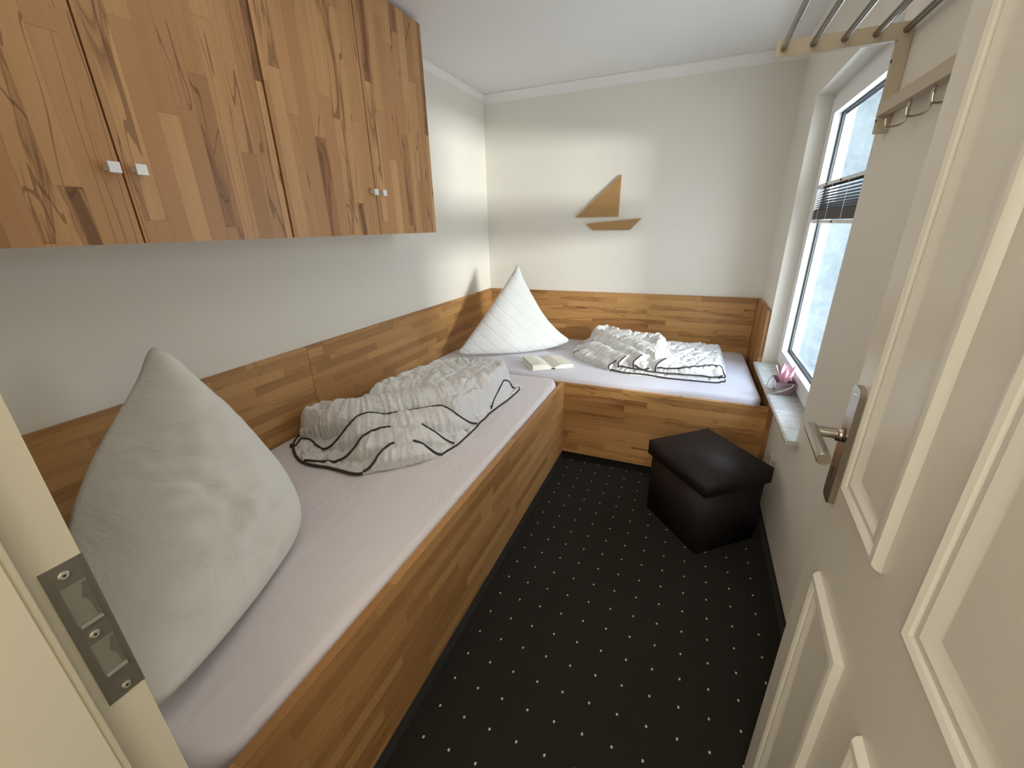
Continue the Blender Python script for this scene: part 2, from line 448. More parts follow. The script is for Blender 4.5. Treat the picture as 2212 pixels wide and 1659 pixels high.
link('door_seal', bm, mat('cream_rubber_seal', (.82, .76, .58), .4), df)
link('architrave', box(((JX0-.075, YF-.0, 0), (JX0, YF+.012, DH+.075)), ((JX1, YF, 0), (JX1+.075, YF+.012, DH+.075)), ((JX0, YF, DH), (JX1, YF+.012, DH+.075))), M['frame'], df)
# strike plate: facing +x, z .935..1.113
PY0, PY1 = YF+.012-.031, YF+.0115
def strike():
    x0, x1 = JX0-.0005, JX0+.0012
    H = [(.949+.018, .949+.065), (1.032+.004, 1.032+.056)]
    ya, yb = PY0+.007, PY1-.004
    bm = bmesh.new()
    zs = [.934, H[0][0], H[0][1], H[1][0], H[1][1], 1.113]
    for i in (0, 2, 4): bm_box(bm, (x0, PY0, zs[i]), (x1, PY1, zs[i+1]))
    for i in (1, 3):
        bm_box(bm, (x0, PY0, zs[i]), (x1, ya, zs[i+1])); bm_box(bm, (x0, yb, zs[i]), (x1, PY1, zs[i+1]))
    bm_box(bm, (x0, PY1-.001, .934), (x1+.001, PY1+.0012, 1.113))
    return bm, H, ya, yb
bm, H, ya, yb = strike()
st = link('strike_plate', bm, M['strike'], df)
for (za, zc) in H:
    q = link('latch_pocket', box(((JX0+.0001, ya, za), (JX0+.0006, yb, zc))), M['strikein'], st)
    pts = [(yb, za), (yb, zc-.004), (yb-.004, zc-.004), (yb-.0055, zc-.012), (yb-.008, zc-.018), (yb-.0055, zc-.023), (yb-.004, zc-.026), (yb-.003, za)]
    link('latch_lip', prism(pts, 'x', JX0+.0005, JX0+.0016), M['strike'], st)
    bm = bmesh.new(); tube(bm, [(JX0+.0018, ya+.001, za+.003), (JX0+.0018, yb-.001, za+.003)], .0026, 8); link('latch_edge', bm, M['strikein'], st)
for zz, yy in ((1.101, -.016), (1.024, -.016), (.944, -.013)):
    bm = bmesh.new(); yc = PY1+yy
    tube(bm, [(JX0+.0008, yc, zz), (JX0+.0022, yc, zz), (JX0+.0027, yc, zz)], [.0044, .0044, .0034], 16)
    q = link('screw', bm, M['screw'], st, label='bright countersunk screw head')
    bm = bmesh.new(); tube(bm, [(JX0+.0026, yc, zz), (JX0+.0029, yc, zz)], .0014, 6); link('screw_socket', bm, M['dark'], st)

# ------------------------------------------------------------------ door leaf
dr = sempty('door_1', (1.857, -3.17, .008))
P0 = Vector((1.9, -2.425, 0)); hd = Vector((-.0612, -.9981, 0)); nd = Vector((-.9981, .0612, 0))   # nd points at the viewer's side
def DL(a, o_, z): return P0 + hd*a + nd*o_ + Vector((0, 0, z))
def dbox(bm, a0, a1, o0, o1, z0, z1):
    v = [bm.verts.new(DL(a, o_, z)) for a, o_, z in ((a0, o0, z0), (a1, o0, z0), (a1, o1, z0), (a0, o1, z0), (a0, o0, z1), (a1, o0, z1), (a1, o1, z1), (a0, o1, z1))]
    for f in ((0, 3, 2, 1), (4, 5, 6, 7), (0, 1, 5, 4), (1, 2, 6, 5), (2, 3, 7, 6), (3, 0, 4, 7)): bm.faces.new([v[i] for i in f])
LW, LH = .745, 1.975
bm = bmesh.new(); dbox(bm, 0, LW, -.040, 0, .010, LH)
link('door_leaf', bm, M['door'], dr, bevel=.002)
def molding(a0, a1, z0, z1):
    """raised ogee moulding running round one panel"""
    prof = [(0, 0), (.002, .006), (.006, .0105), (.013, .012), (.019, .009), (.021, .0055), (.026, .0065), (.033, .0075), (.040, .004), (.047, .0008), (.050, 0)]
    bm = bmesh.new(); rings = []
    for d, h in prof:
        rings.append([bm.verts.new(DL(a, h, z)) for a, z in ((a0+d, z0+d), (a1-d, z0+d), (a1-d, z1-d), (a0+d, z1-d))])
    for A, B in zip(rings, rings[1:]):
        for k in range(4): bm.faces.new((A[k], A[(k+1) % 4], B[(k+1) % 4], B[k]))
    return bm
for (a0, a1) in ((.095, .295), (.393, .62)):
    for (z0, z1) in ((.960, 1.86), (.16, .780)):
        o = link('panel_moulding', molding(a0, a1, z0, z1), M['door'], dr)
        autosmooth(o, .5)
# handle set
bm = bmesh.new(); 
def plate(bm, a0, a1, z0, z1, o0, o1, r):
    pts = []
    for cx_, cz_, s0 in ((a1-r, z1-r, 0), (a0+r, z1-r, 90), (a0+r, z0+r, 180), (a1-r, z0+r, 270)):
        for k in range(6):
            t_ = math.radians(s0+k*18); pts.append((cx_+r*math.cos(t_), cz_+r*math.sin(t_)))
    lo = [bm.verts.new(DL(a, o0, z)) for a, z in pts]; hi = [bm.verts.new(DL(a, o1, z)) for a, z in pts]
    bm.faces.new(lo); bm.faces.new(hi[::-1])
    for i in range(len(pts)): bm.faces.new((lo[i], hi[i], hi[(i+1) % len(pts)], lo[(i+1) % len(pts)]))
plate(bm, .018, .062, .905, 1.133, 0, .010, .012)
hp = link('door_handle', bm, M['steel'], dr, bevel=.0015)
bm = bmesh.new(); tube(bm, [DL(.038, .009, 1.04), DL(.038, .020, 1.04)], .0125, 20); link('handle_collar', bm, M['steel'], hp, True)
bm = bmesh.new(); tube(bm, [DL(.036, .015, 1.04), DL(.036, .058, 1.04)], .0095, 20)
o = link('handle_neck', bm, M['steel'], hp); autosmooth(o)
bm = bmesh.new(); tube(bm, [DL(.025, .056, 1.04), DL(.149, .056, 1.04), DL(.151, .056, 1.04)], [.0105, .0105, .0095], 24)
o = link('lever', bm, M['steel'], hp); autosmooth(o)
bm = bmesh.new(); dbox(bm, .036, .040, .0085, .0104, .950, .968); tube(bm, [DL(.038, .0085, .970), DL(.038, .0104, .970)], .0036, 10); link('keyhole', bm, M['dark'], hp)
bm = bmesh.new(); tube(bm, [DL(.038, .0095, 1.118), DL(.038, .0108, 1.118)], .0035, 12); link('screw_head', bm, M['chrome'], hp)

# ------------------------------------------------------------------ coat rack
YR = -1.63
cr = thing('coat_rack', 'pale wooden wall coat rack with five steel tubes and hooks below', 'coat rack', (1.95, -1.98, 1.63))
for yr in (YR, -2.34):
    s = 1 if yr == YR else -1
    link('bracket', box(((1.752, yr-.010, 1.845), (2.066, yr+.010, 1.884)), ((2.036, yr-.010, 1.628), (2.066, yr+.010, 1.845))), M['rack'], cr, bevel=.0015)
for x in (1.770, 1.842, 1.914, 1.985, 2.050):
    bm = bmesh.new(); tube(bm, [(x, YR-.002, 1.866), (x, -2.338, 1.866)], .0085, 16); o = link('tube', bm, M['tubes'], cr); autosmooth(o)
link('hook_rail', box(((2.030, -2.33, 1.668), (2.052, YR-.010, 1.700))), M['rack'], cr, bevel=.0015)
for y in (-1.83, -1.95, -2.07, -2.19, -2.30):
    bm = bmesh.new()
    bm_box(bm, (2.040, y-.008, 1.628), (2.043, y+.008, 1.690))
    tube(bm, curve([(2.042, y, 1.634), (2.040, y, 1.622), (2.030, y, 1.615), (2.014, y, 1.613), (2.005, y, 1.617), (2.003, y, 1.632)], 5), .0024, 8)
    link('hook', bm, M['steel'], cr)
for zz in (1.80, 1.66):
    bm = bmesh.new(); tube(bm, [(2.0365, YR, zz), (2.0345, YR, zz)], .004, 10); link('screw_cap', bm, M['dark'], cr)

# ------------------------------------------------------------------ wall cabinets
def cabinet(y0, y1, ya, yb, lab):
    """carcass y0..y1, doors meeting at ya..yb edges"""
    c = thing('wall_cabinet', lab, 'cabinet', (.14, (y0+y1)/2, 1.38), 'wooden wall cabinets above the long bed')
    link('body', box(((.001, y0, 1.384), (.257, y1, 2.300))), M['cab_side'], c)
    mid = ya
    for k, (d0, d1) in enumerate(((y0, mid), (mid, y1))):
        d = link('door', box(((.2585, d0+.0025, 1.380), (.280, d1-.0025, 2.302))), M['cab'], c, bevel=.005)
        ky = d1-.026 if k == 0 else d0+.026+.004
        bm = box(((.300, ky-.012, 1.541), (.3075, ky+.012, 1.565))); 
        bm_box(bm, (.279, ky-.011, 1.547), (.300, ky+.011, 1.559))
        kn = link('knob', bm, M['knob'], d, bevel=.0008)
    return c
cabinet(-3.085, -2.163, -2.620, 0, 'wooden wall cabinet nearest the doorway, cut off by the left picture edge')
cabinet(-2.159, -1.226, -1.690, 0, 'wooden wall cabinet nearest the corner, its end free beside the pale wall')

# ------------------------------------------------------------------ wall panelling
def panel(name, bm, m, lab, bev=.0012):
    return tag(link(name, bm, m, bevel=bev), lab, 'wall panel', 'beech boards lining the walls above the beds')
panel('wall_panel', box(((.001, -1.986, .25), (.020, -.001, .905))), M['wy'], 'beech board on the left wall, far half next to the corner behind the pillow')
panel('wall_panel', box(((.001, -3.178, .25), (.020, -1.988, .905))), M['wy'], 'beech board on the left wall, near half behind the large front pillow')
panel('wall_panel', box(((.021, -.020, .25), (2.044, -.001, .905))), M['wx'], 'long beech board on the back wall below the wooden sailboat')
panel('wall_panel', prism([(-1.060, .061), (-.001, .061), (-.001, .905), (-.470, .905), (-.470, .574), (-1.060, .574)], 'x', 2.046, 2.066), M['wr'], 'narrow beech board on the right wall beside the window reveal')

# ------------------------------------------------------------------ beds
b1 = thing('bed_frame', 'long beech bed base along the left wall', 'bed', (.5, -2.12, 0), 'built-in beech bed bases')
link('side_panel', box(((.956, YF+.002, .061), (.980, -1.0625, .521))), M['wy'], b1, bevel=.0012)
link('slatted_base', box(((.021, YF+.002, .34), (.955, -1.0635, .38))), M['wx'], b1)
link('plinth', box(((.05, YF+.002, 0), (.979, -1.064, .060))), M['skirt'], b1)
bm = bmesh.new(); tube(bm, [(.981, -1.064, .075), (.981, -1.064, .48)], .0012, 6)
b2 = thing('bed_frame', 'shorter beech bed base along the back wall under the window end', 'bed', (1.03, -.55, 0), 'built-in beech bed bases')
link('front_panel', box(((.021, -1.062, .061), (2.045, -1.040, .521))), M['wx'], b2, bevel=.0012)
link('slatted_base', box(((.022, -1.039, .34), (2.044, -.021, .38))), M['wy'], b2)
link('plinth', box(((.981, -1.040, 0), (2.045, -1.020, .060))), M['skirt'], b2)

def mattress(x0, x1, y0, y1, z0, ztop, r, m, nx, ny, seed, bow):
    """rounded slab with rounded vertical corners and gentle sheet wrinkles"""
    def rr(u, v, ins):   # rounded rect param position
        return u, v
    bm = bmesh.new()
    xs = np.linspace(x0, x1, nx); ys = np.linspace(y0, y1, ny)
    rc = .075
    def sq(px, py):
        # squash grid corner into rounded outline
        cx_ = min(max(px, x0+rc), x1-rc); cy_ = min(max(py, y0+rc), y1-rc)
        dx, dy = px-cx_, py-cy_
        if dx and dy:
            mx_ = max(abs(dx), abs(dy)); l_ = math.hypot(dx, dy)
            f = mx_/l_
            return cx_+dx*f, cy_+dy*f
        return px, py
    top = {}
    for i, x in enumerate(xs):
        for j, y in enumerate(ys):
            X, Y = sq(x, y)
            cx_ = min(max(X, x0+rc), x1-rc); cy_ = min(max(Y, y0+rc), y1-rc)
            d = rc-math.hypot(X-cx_, Y-cy_)       # distance from rounded edge, capped
            dd = min(X-x0, x1-X, Y-y0, y1-Y) if not (X != cx_ and Y != cy_) else d
            dd = max(0, min(dd, r))
            drop = r-math.sqrt(max(0, r*r-(r-dd)**2))
            z = ztop(X, Y)-drop
            z += .0022*mn.noise(Vector((X*bow[0]+seed, Y*bow[1], 0)))+.0012*mn.noise(Vector((X*bow[0]*3+seed, Y*bow[1]*3, 4)))
            top[i, j] = bm.verts.new((X, Y, z))
    for i in range(nx-1):
        for j in range(ny-1): bm.faces.new((top[i, j], top[i+1, j], top[i+1, j+1], top[i, j+1]))
    ring = [top[i, 0] for i in range(nx)]+[top[nx-1, j] for j in range(1, ny)]+[top[i, ny-1] for i in range(nx-2, -1, -1)]+[top[0, j] for j in range(ny-2, 0, -1)]
    prev = ring
    for zz, ins in ((.5*(z0+ring[0].co.z)+.01, -.002), (z0+.012, 0), (z0, .010)):
        cur = []
        for v in ring:
            c = Vector((min(max(v.co.x, x0+rc), x1-rc), min(max(v.co.y, y0+rc), y1-rc), 0))
            dv = Vector((v.co.x-c.x, v.co.y-c.y, 0)); dv = dv.normalized() if dv.length else dv
            cur.append(bm.verts.new((v.co.x-dv.x*ins, v.co.y-dv.y*ins, zz)))
        n = len(ring)
        for k in range(n): bm.faces.new((prev[k], prev[(k+1) % n], cur[(k+1) % n], cur[k]))
        prev = cur
    bm.faces.new(prev[::-1])
    return bm
def zt1(x, y):  # a little higher at the far end, sagging under the duvet
    t_ = max(0, min(1, (y+1.9)/.8)); return .532+.020*t_*t_-.008*(1-abs(2*x/.95-1))
def zt2(x, y):
    t_ = (y+1.05)/1.03; return .552-.034*t_
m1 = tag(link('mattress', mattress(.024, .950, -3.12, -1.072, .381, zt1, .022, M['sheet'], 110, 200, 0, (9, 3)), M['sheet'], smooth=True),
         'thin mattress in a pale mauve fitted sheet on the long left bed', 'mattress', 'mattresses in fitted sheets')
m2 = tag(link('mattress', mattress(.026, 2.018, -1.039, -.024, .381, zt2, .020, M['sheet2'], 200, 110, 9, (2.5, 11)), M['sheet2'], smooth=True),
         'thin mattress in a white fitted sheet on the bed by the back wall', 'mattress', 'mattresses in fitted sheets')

# ------------------------------------------------------------------ pillows
def pillow(out, nrm, bf, bb, seed, wr, ribs=None):
    nrm = Vector(nrm).normalized()
    B = curve(out, 8, True); n = len(B)
    C0 = sum((Vector(b) for b in B), Vector())/n
    bm = bmesh.new(); K = 34
    F_ = np.fft.fft(np.array([tuple(b) for b in B]), axis=0)
    fr = np.abs(np.fft.fftfreq(n, 1/n))[:, None]
    EXT = {k: np.real(np.fft.ifft(F_*(((k+1)/K)**fr), axis=0)) for k in range(K)}   # smooth membrane spanning the outline
    C0 = Vector(np.real(F_[0])/n)
    def surf(sign, amp):
        rings = []
        for k in range(K):
            rr = (k+1)/K; ring = []
            for i, b in enumerate(B):
                if k == K-1:
                    ring.append(Vector(b)); continue
                p = Vector(EXT[k][i])
                L = (b-C0).length
                h = amp*(1-rr**2.6)**.62*(1+(min(1, .62+.38*(.3/L))-1)*rr**2)
                q = p+nrm*h*sign
                wv = mn.noise(Vector((p.x*5+seed, p.y*5, p.z*5)))*.55+mn.noise(Vector((p.x*13+seed, p.y*13, p.z*13)))*.28
                fin = mn.noise(Vector((p.x*9+seed, p.y*9, p.z*42)))*.30
                e = min(1, (1-rr)*4)
                q += nrm*sign*wr*(wv+fin)*e
                if ribs: q += nrm*sign*ribs(p)*e
                ring.append(q)
            rings.append(ring)
        return rings
    edge = [bm.verts.new(b) for b in B]
    for sign, amp in ((1, bf), (-1, bb)):
        R_ = surf(sign, amp)
        h0 = amp+ (wr*mn.noise(C0*5))
        cv_ = bm.verts.new(sum(R_[0], Vector())/n)
        prev = None
        for k in range(K):
            cur = edge if k == K-1 else [bm.verts.new(q) for q in R_[k]]
            for i in range(n):
                j = (i+1) % n
                if prev is None: bm.faces.new((cv_, cur[i], cur[j]))
                else: bm.faces.new((prev[i], cur[i], cur[j], prev[j]))
            prev = cur
    return bm
P1 = [(.215, -2.653, 1.100), (.245, -2.618, 1.055), (.27, -2.606, 1.001), (.32, -2.573, .913), (.37, -2.555, .834), (.46, -2.543, .712), (.54, -2.564, .624), (.585, -2.60, .575), (.62, -2.657, .550),
      (.66, -2.747, .545), (.71, -2.866, .550), (.765, -3.00, .570), (.785, -3.078, .580), (.775, -3.102, .585), (.72, -3.09, .60), (.60, -3.07, .60), (.42, -3.04, .59), (.25, -3.01, .60), (.17, -2.96, .66), (.165, -2.90, .76), (.165, -2.83, .855), (.175, -2.76, .94), (.19, -2.70, 1.02)]
def ribs1(p):
    t_ = p.z*1.0+p.y*.15
    q = mn.noise(Vector((p.x*5, p.y*5, p.z*34+3)))
    c_ = math.exp(-((p.y+2.82+.3*(p.z-.8))/.10)**2)
    return .006*math.sin(t_*85+7*mn.noise(p*5))*max(0, .25+mn.noise(p*7+Vector((3, 1, 0))))+c_*(.020*q-.014+.014*mn.noise(p*22))+.007*mn.noise(Vector((p.x*4+5, p.y*4, p.z*19)))
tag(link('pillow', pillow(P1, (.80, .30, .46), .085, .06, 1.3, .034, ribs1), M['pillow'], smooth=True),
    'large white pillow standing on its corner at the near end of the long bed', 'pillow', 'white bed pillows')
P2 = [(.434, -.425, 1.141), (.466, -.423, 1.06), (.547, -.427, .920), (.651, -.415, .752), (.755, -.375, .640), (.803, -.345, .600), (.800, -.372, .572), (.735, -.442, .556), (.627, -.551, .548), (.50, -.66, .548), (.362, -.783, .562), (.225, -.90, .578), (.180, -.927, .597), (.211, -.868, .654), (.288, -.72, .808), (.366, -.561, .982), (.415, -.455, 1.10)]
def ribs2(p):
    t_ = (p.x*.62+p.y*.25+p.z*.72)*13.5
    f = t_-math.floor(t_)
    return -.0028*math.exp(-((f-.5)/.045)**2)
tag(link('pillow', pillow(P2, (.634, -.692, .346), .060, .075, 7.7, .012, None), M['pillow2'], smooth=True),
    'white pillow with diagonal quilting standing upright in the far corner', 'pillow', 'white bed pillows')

# ------------------------------------------------------------------ duvets
def dist_poly(X, Y, poly):
    P = np.array(poly); n = len(P)
    d2 = np.full(X.shape, 1e9); ins = np.zeros(X.shape, bool)
    for i in range(n):
        a, b = P[i], P[(i+1) % n]; e = b-a
        wx, wy = X-a[0], Y-a[1]
        t_ = np.clip((wx*e[0]+wy*e[1])/(e@e+1e-12), 0, 1)
        d2 = np.minimum(d2, (wx-t_*e[0])**2+(wy-t_*e[1])**2)
        cr_ = (a[1] > Y) != (b[1] > Y)
        with np.errstate(divide='ignore', invalid='ignore'):
            xi = (b[0]-a[0])*(Y-a[1])/(b[1]-a[1]+1e-15)+a[0]
        ins ^= cr_ & (X < xi)
    d = np.sqrt(d2); return np.where(ins, d, -d)
def smooth_poly(p, k=4):
    return [(v.x, v.y) for v in curve([(a, b, 0) for a, b in p], k, True)]
def smooth01(t_): t_ = max(0., min(1., t_)); return t_*t_*(3-2*t_)
class Roll:
    """one puffy folded-over roll of a duvet, swept along its front edge"""
    def __init__(s, pts, zb, h, depth, e0=.2, e1=.2, tl=.13, seed=0., zslope=0., back=.1):
        C_ = curve([(a, b, 0) for a, b in pts], 14)
        s.P = [C_[0]]; acc = 0; s.S = [0.]
        for a, b in zip(C_, C_[1:]):
            acc += (b-a).length; s.P.append(b); s.S.append(acc)
        s.len = acc; s.zb, s.h, s.depth, s.e0, s.e1, s.tl, s.seed, s.zs = zb, h, depth, e0, e1, tl, seed, zslope
    def at(s, q):
        q = max(0, min(s.len-1e-6, q)); k = 0
        while k < len(s.S)-2 and s.S[k+1] < q: k += 1
        f = (q-s.S[k])/max(1e-9, s.S[k+1]-s.S[k]); p = s.P[k].lerp(s.P[k+1], f)
        a = s.P[max(0, k-4)]; b = s.P[min(len(s.P)-1, k+5)]; t_ = (b-a).normalized()
        return p, t_
    def surf(s, q, f, lift=0.):
        """q metres along the roll, f from 0 (front foot) over the crest to 1 (back)"""
        p, t_ = s.at(q); nn__ = Vector((-t_.y, t_.x, 0)); ph = math.pi*f
        k = (s.e0+(1-s.e0)*smooth01(q/s.tl))*(s.e1+(1-s.e1)*smooth01((s.len-q)/s.tl))
        h = s.h*k
        c_ = (abs(math.cos(ph))**.8)*(1 if math.cos(ph) > 0 else -1)
        inn = s.depth*(1-c_)/2-.012*k*math.exp(-((f-.16)/.12)**2)
        z = h*math.sin(ph)**.62 if f < .5 else h*(.22+.78*math.sin(ph)**.8)
        # gathered cloth: ribs running over the roll, deepest beside the creases
        w1 = mn.noise(Vector((q*34+s.seed, f*1.6, s.seed)))
        w2 = mn.noise(Vector((q*75+s.seed*3, f*2.6, 3.)))
        w3 = mn.noise(Vector((q*13, f*5, s.seed+7)))
        rib = (1-abs(w1)*2.6); rib = max(-.4, rib)
        cr_ = .35+.65*math.exp(-((f-.05)/.22)**2)
        d = (.0072*rib*cr_+.0052*w2*cr_+.0080*w3)*k
        out_ = (-nn__*math.cos(ph)+Vector((0, 0, math.sin(ph))))
        r_ = p+nn__*inn+Vector((0, 0, s.zb+s.zs*q+z))+out_*(d+lift)
        return r_
    def mesh(s, bm):
        nq = int(s.len/.0042); nf = 30; g_ = []
        for i in range(nq+1):
            g_.append([bm.verts.new(s.surf(s.len*i/nq, j/nf)) for j in range(nf+1)])
        for a, b in zip(g_, g_[1:]):
            for j in range(nf): bm.faces.new((a[j], a[j+1], b[j+1], b[j]))
        bm.faces.new(g_[0][::-1]); bm.faces.new(g_[-1])
def duvet(name, label, outline, lobes, z0, zbase, fold_dir, pipes, seed, res=.0042, rolls=(), hems=()):
    o_ = smooth_poly(outline)
    A = np.array(o_); x0, y0 = A.min(0)-.01; x1, y1 = A.max(0)+.01
    xs = np.arange(x0, x1, res); ys = np.arange(y0, y1, res)
    X, Y = np.meshgrid(xs, ys, indexing='ij')
    def prof(d, r): 
        t_ = np.clip(d/r, 0, 1); return np.sqrt(np.clip(1-(1-t_)**2, 0, 1))
    d0 = dist_poly(X, Y, o_)
    H = z0(X, Y)+zbase*prof(d0, .03)
    for poly, zt, r, fall in lobes:
        d = dist_poly(X, Y, smooth_poly(poly))
        h = (zt-.530)*prof(d, r)*(1-fall*np.clip((d-r*.6)/.055, 0, 1)**1.4)
        H = np.where(d > 0, np.maximum(H, .530+h), H)
    H = np.where(d0 < .03, np.minimum(H, z0(X, Y)+.012+(H-z0(X, Y))*prof(d0, .035)), H)
    # one light smoothing pass softens grid steps
    def sm(H):
        P = np.pad(H, 1, mode='edge')
        return (P[:-2, 1:-1]+P[2:, 1:-1]+P[1:-1, :-2]+P[1:-1, 2:]+4*P[1:-1, 1:-1])/8
    H = sm(H)
    fx, fy = fold_dir; l_ = math.hypot(fx, fy); fx /= l_; fy /= l_
    nx, ny = X.shape
    D = np.zeros(X.shape)
    for i in range(nx):
        for j in range(ny):
            if d0[i, j] < -res: continue
            x, y = X[i, j], Y[i, j]
            s_ = x*fx+y*fy; t_ = -x*fy+y*fx; hh = H[i, j]
            g1 = mn.noise(Vector((s_*42+seed, t_*9, hh*12)))*.0060          # gathers across the fold
            g2 = mn.noise(Vector((s_*14, t_*14, seed)))*.0055
            r3 = 1-abs(mn.noise(Vector((s_*20+9, t_*17, seed+5))))*2.4
            g3 = -max(0, r3)**3*.0075
            # quilting seams, crossed diagonals
            q1 = abs(((s_+t_)*6.4) % 1-.5); q2 = abs(((s_-t_)*6.4+.3) % 1-.5)
            g4 = -.0065*(math.exp(-(q1/.06)**2)+math.exp(-(q2/.06)**2))
            D[i, j] = g1+g2+g3+g4
    fade = np.clip(d0/.02, 0, 1)
    H2 = H+D*fade*1.15
    bm = bmesh.new(); V = {}
    keep = d0 > -res*.8
    def vert(i, j):
        if (i, j) not in V:
            x, y = X[i, j], Y[i, j]
            V[i, j] = bm.verts.new((x, y, H2[i, j]))
        return V[i, j]
    for i in range(nx-1):
        for j in range(ny-1):
            if keep[i, j] and keep[i+1, j] and keep[i, j+1] and keep[i+1, j+1]:
                bm.faces.new((vert(i, j), vert(i+1, j), vert(i+1, j+1), vert(i, j+1)))
    # close underneath
    bed = [e for e in bm.edges if len(e.link_faces) == 1]
    r_ = bmesh.ops.extrude_edge_only(bm, edges=bed)
    for v in [q for q in r_['geom'] if isinstance(q, bmesh.types.BMVert)]:
        v.co.z = float(z0(np.array(v.co.x), np.array(v.co.y)))-.0005
    for e in [e for e in bm.edges if len(e.link_faces) == 1]: pass
    bmesh.ops.holes_fill(bm, edges=[e for e in bm.edges if len(e.link_faces) == 1], sides=0)
    for rl in rolls: rl.mesh(bm)
    cx_, cy_ = A.mean(0)
    o = link(name, bm, M['duvet'], smooth=True, origin=(cx_, cy_, float(z0(np.array(cx_), np.array(cy_)))))
    tag(o, label, 'duvet', 'folded quilted duvets')
    def hz(x, y):
        i = int(round((x-x0)/res)); j = int(round((y-y0)/res)); i = min(max(i, 0), nx-1); j = min(max(j, 0), ny-1)
        return float(H2[i, j])
    for pl, rad, lift in pipes:
        C_ = curve([(a, b, 0) for a, b in pl], 8)
        pts = [Vector((p.x, p.y, max(hz(p.x, p.y)+lift, float(z0(np.array(p.x), np.array(p.y)))+rad*.7))) for p in C_]
        for _ in range(3):
            pts = [pts[0]]+[(pts[k-1]+pts[k]*2+pts[k+1])/4 for k in range(1, len(pts)-1)]+[pts[-1]]
        bm = bmesh.new(); tube(bm, pts, rad, 8)
        q = link('piping', bm, M['piping'], o, smooth=True, label='dark brown piping')
    for rl, path, rad in hems:
        pts = [rl.surf((rl.len+v.x) if path[0][0] < 0 or path[-1][0] < 0 else v.x, min(.98, max(0.02, v.y)), .0015) for v in curve([(a, b, 0) for a, b in path], 8)]
        for _ in range(2):
            pts = [pts[0]]+[(pts[k-1]+pts[k]*2+pts[k+1])/4 for k in range(1, len(pts)-1)]+[pts[-1]]
        bm = bmesh.new(); tube(bm, pts, rad, 8)
        link('piping', bm, M['piping'], o, smooth=True, label='dark brown piping')
    return o
zD1 = lambda x, y: .529+.020*np.clip((y+1.9)/.8, 0, 1)**2
def lower(l, dz=.03): return (l[0], l[1]-dz)+tuple(l[2:])
D1_out = [(.040, -1.99), (.040, -2.08), (.070, -2.185), (.158, -2.265), (.264, -2.311), (.39, -2.300), (.507, -2.300), (.540, -2.285), (.583, -2.247), (.653, -2.187), (.712, -2.114), (.758, -2.06), (.768, -1.958), (.768, -1.76), (.762, -1.621), (.779, -1.469), (.790, -1.29), (.750, -1.235), (.66, -1.24), (.5, -1.255), (.36, -1.32), (.27, -1.42), (.22, -1.62), (.19, -1.78), (.15, -1.92), (.08, -1.96)]
bk1 = [(.72, -1.315), (.61, -1.30), (.45, -1.32), (.37, -1.39), (.31, -1.42), (.275, -1.61), (.25, -1.755), (.22, -1.90)]
L4 = ([(.511, -2.205), (.512, -2.238), (.534, -2.285), (.583, -2.247), (.653, -2.187), (.712, -2.114), (.752, -2.065), (.729, -2.060), (.689, -2.060), (.60, -2.08), (.53, -2.13)], .622, .036, .62)
L3 = ([(.401, -2.182), (.393, -2.213), (.398, -2.264), (.470, -2.240), (.511, -2.226), (.539, -2.186), (.593, -2.155), (.66, -2.105), (.700, -2.073), (.762, -1.985), (.750, -1.945), (.72, -1.93), (.62, -1.97), (.53, -2.04), (.45, -2.11)], .652, .040, .55)
L2 = ([(.292, -2.150), (.275, -2.180), (.285, -2.217), (.340, -2.205), (.401, -2.182), (.471, -2.134), (.548, -2.091), (.603, -2.035), (.669, -2.014), (.712, -1.982), (.752, -1.911), (.768, -1.790), (.736, -1.770), (.66, -1.80), (.57, -1.84), (.45, -1.98), (.36, -2.06)], .683, .042, .50)
L1 = ([(.060, -2.02), (.050, -2.10), (.070, -2.150), (.147, -2.155), (.311, -2.104), (.39, -2.045), (.432, -2.025), (.48, -1.961), (.565, -1.879), (.643, -1.831), (.693, -1.794), (.751, -1.60), (.716, -1.56), (.68, -1.60), (.55, -1.66), (.40, -1.70), (.25, -1.80), (.20, -1.92), (.14, -1.98)], .712, .048, .30)
L0 = ([(.25, -1.93), (.343, -1.870), (.429, -1.800), (.549, -1.76), (.662, -1.703), (.705, -1.645), (.760, -1.58), (.772, -1.466), (.755, -1.33), (.70, -1.275), (.60, -1.27), (.47, -1.285), (.37, -1.345), (.29, -1.43), (.25, -1.62), (.22, -1.78)], .716, .060, .05)
RL4 = Roll([(.540, -2.278), (.583, -2.247), (.653, -2.187), (.712, -2.114), (.752, -2.065)], .536, .066, .105, .25, .25, .09, 1.)
RL3 = Roll([(.395, -2.262), (.470, -2.236), (.545, -2.180), (.615, -2.125), (.69, -2.055), (.760, -1.972)], .542, .094, .115, .18, .2, .14, 2.)
RL2 = Roll([(.275, -2.218), (.36, -2.190), (.45, -2.132), (.548, -2.070), (.62, -2.005), (.70, -1.925), (.766, -1.780)], .545, .116, .13, .15, .18, .16, 3.)
RL1 = Roll([(.085, -2.165), (.20, -2.140), (.311, -2.095), (.41, -2.010), (.50, -1.920), (.60, -1.820), (.69, -1.710), (.752, -1.590)], .550, .142, .17, .30, .12, .17, 4.)
HL = lambda w_: [(.0, .04), (.02*w_, .14), (.05*w_, .30), (.085*w_, .46), (.13*w_, .60)]
HR = lambda w_: [(-.13*w_, .58), (-.09*w_, .46), (-.05*w_, .30), (-.02*w_, .14), (-.001, .04)]
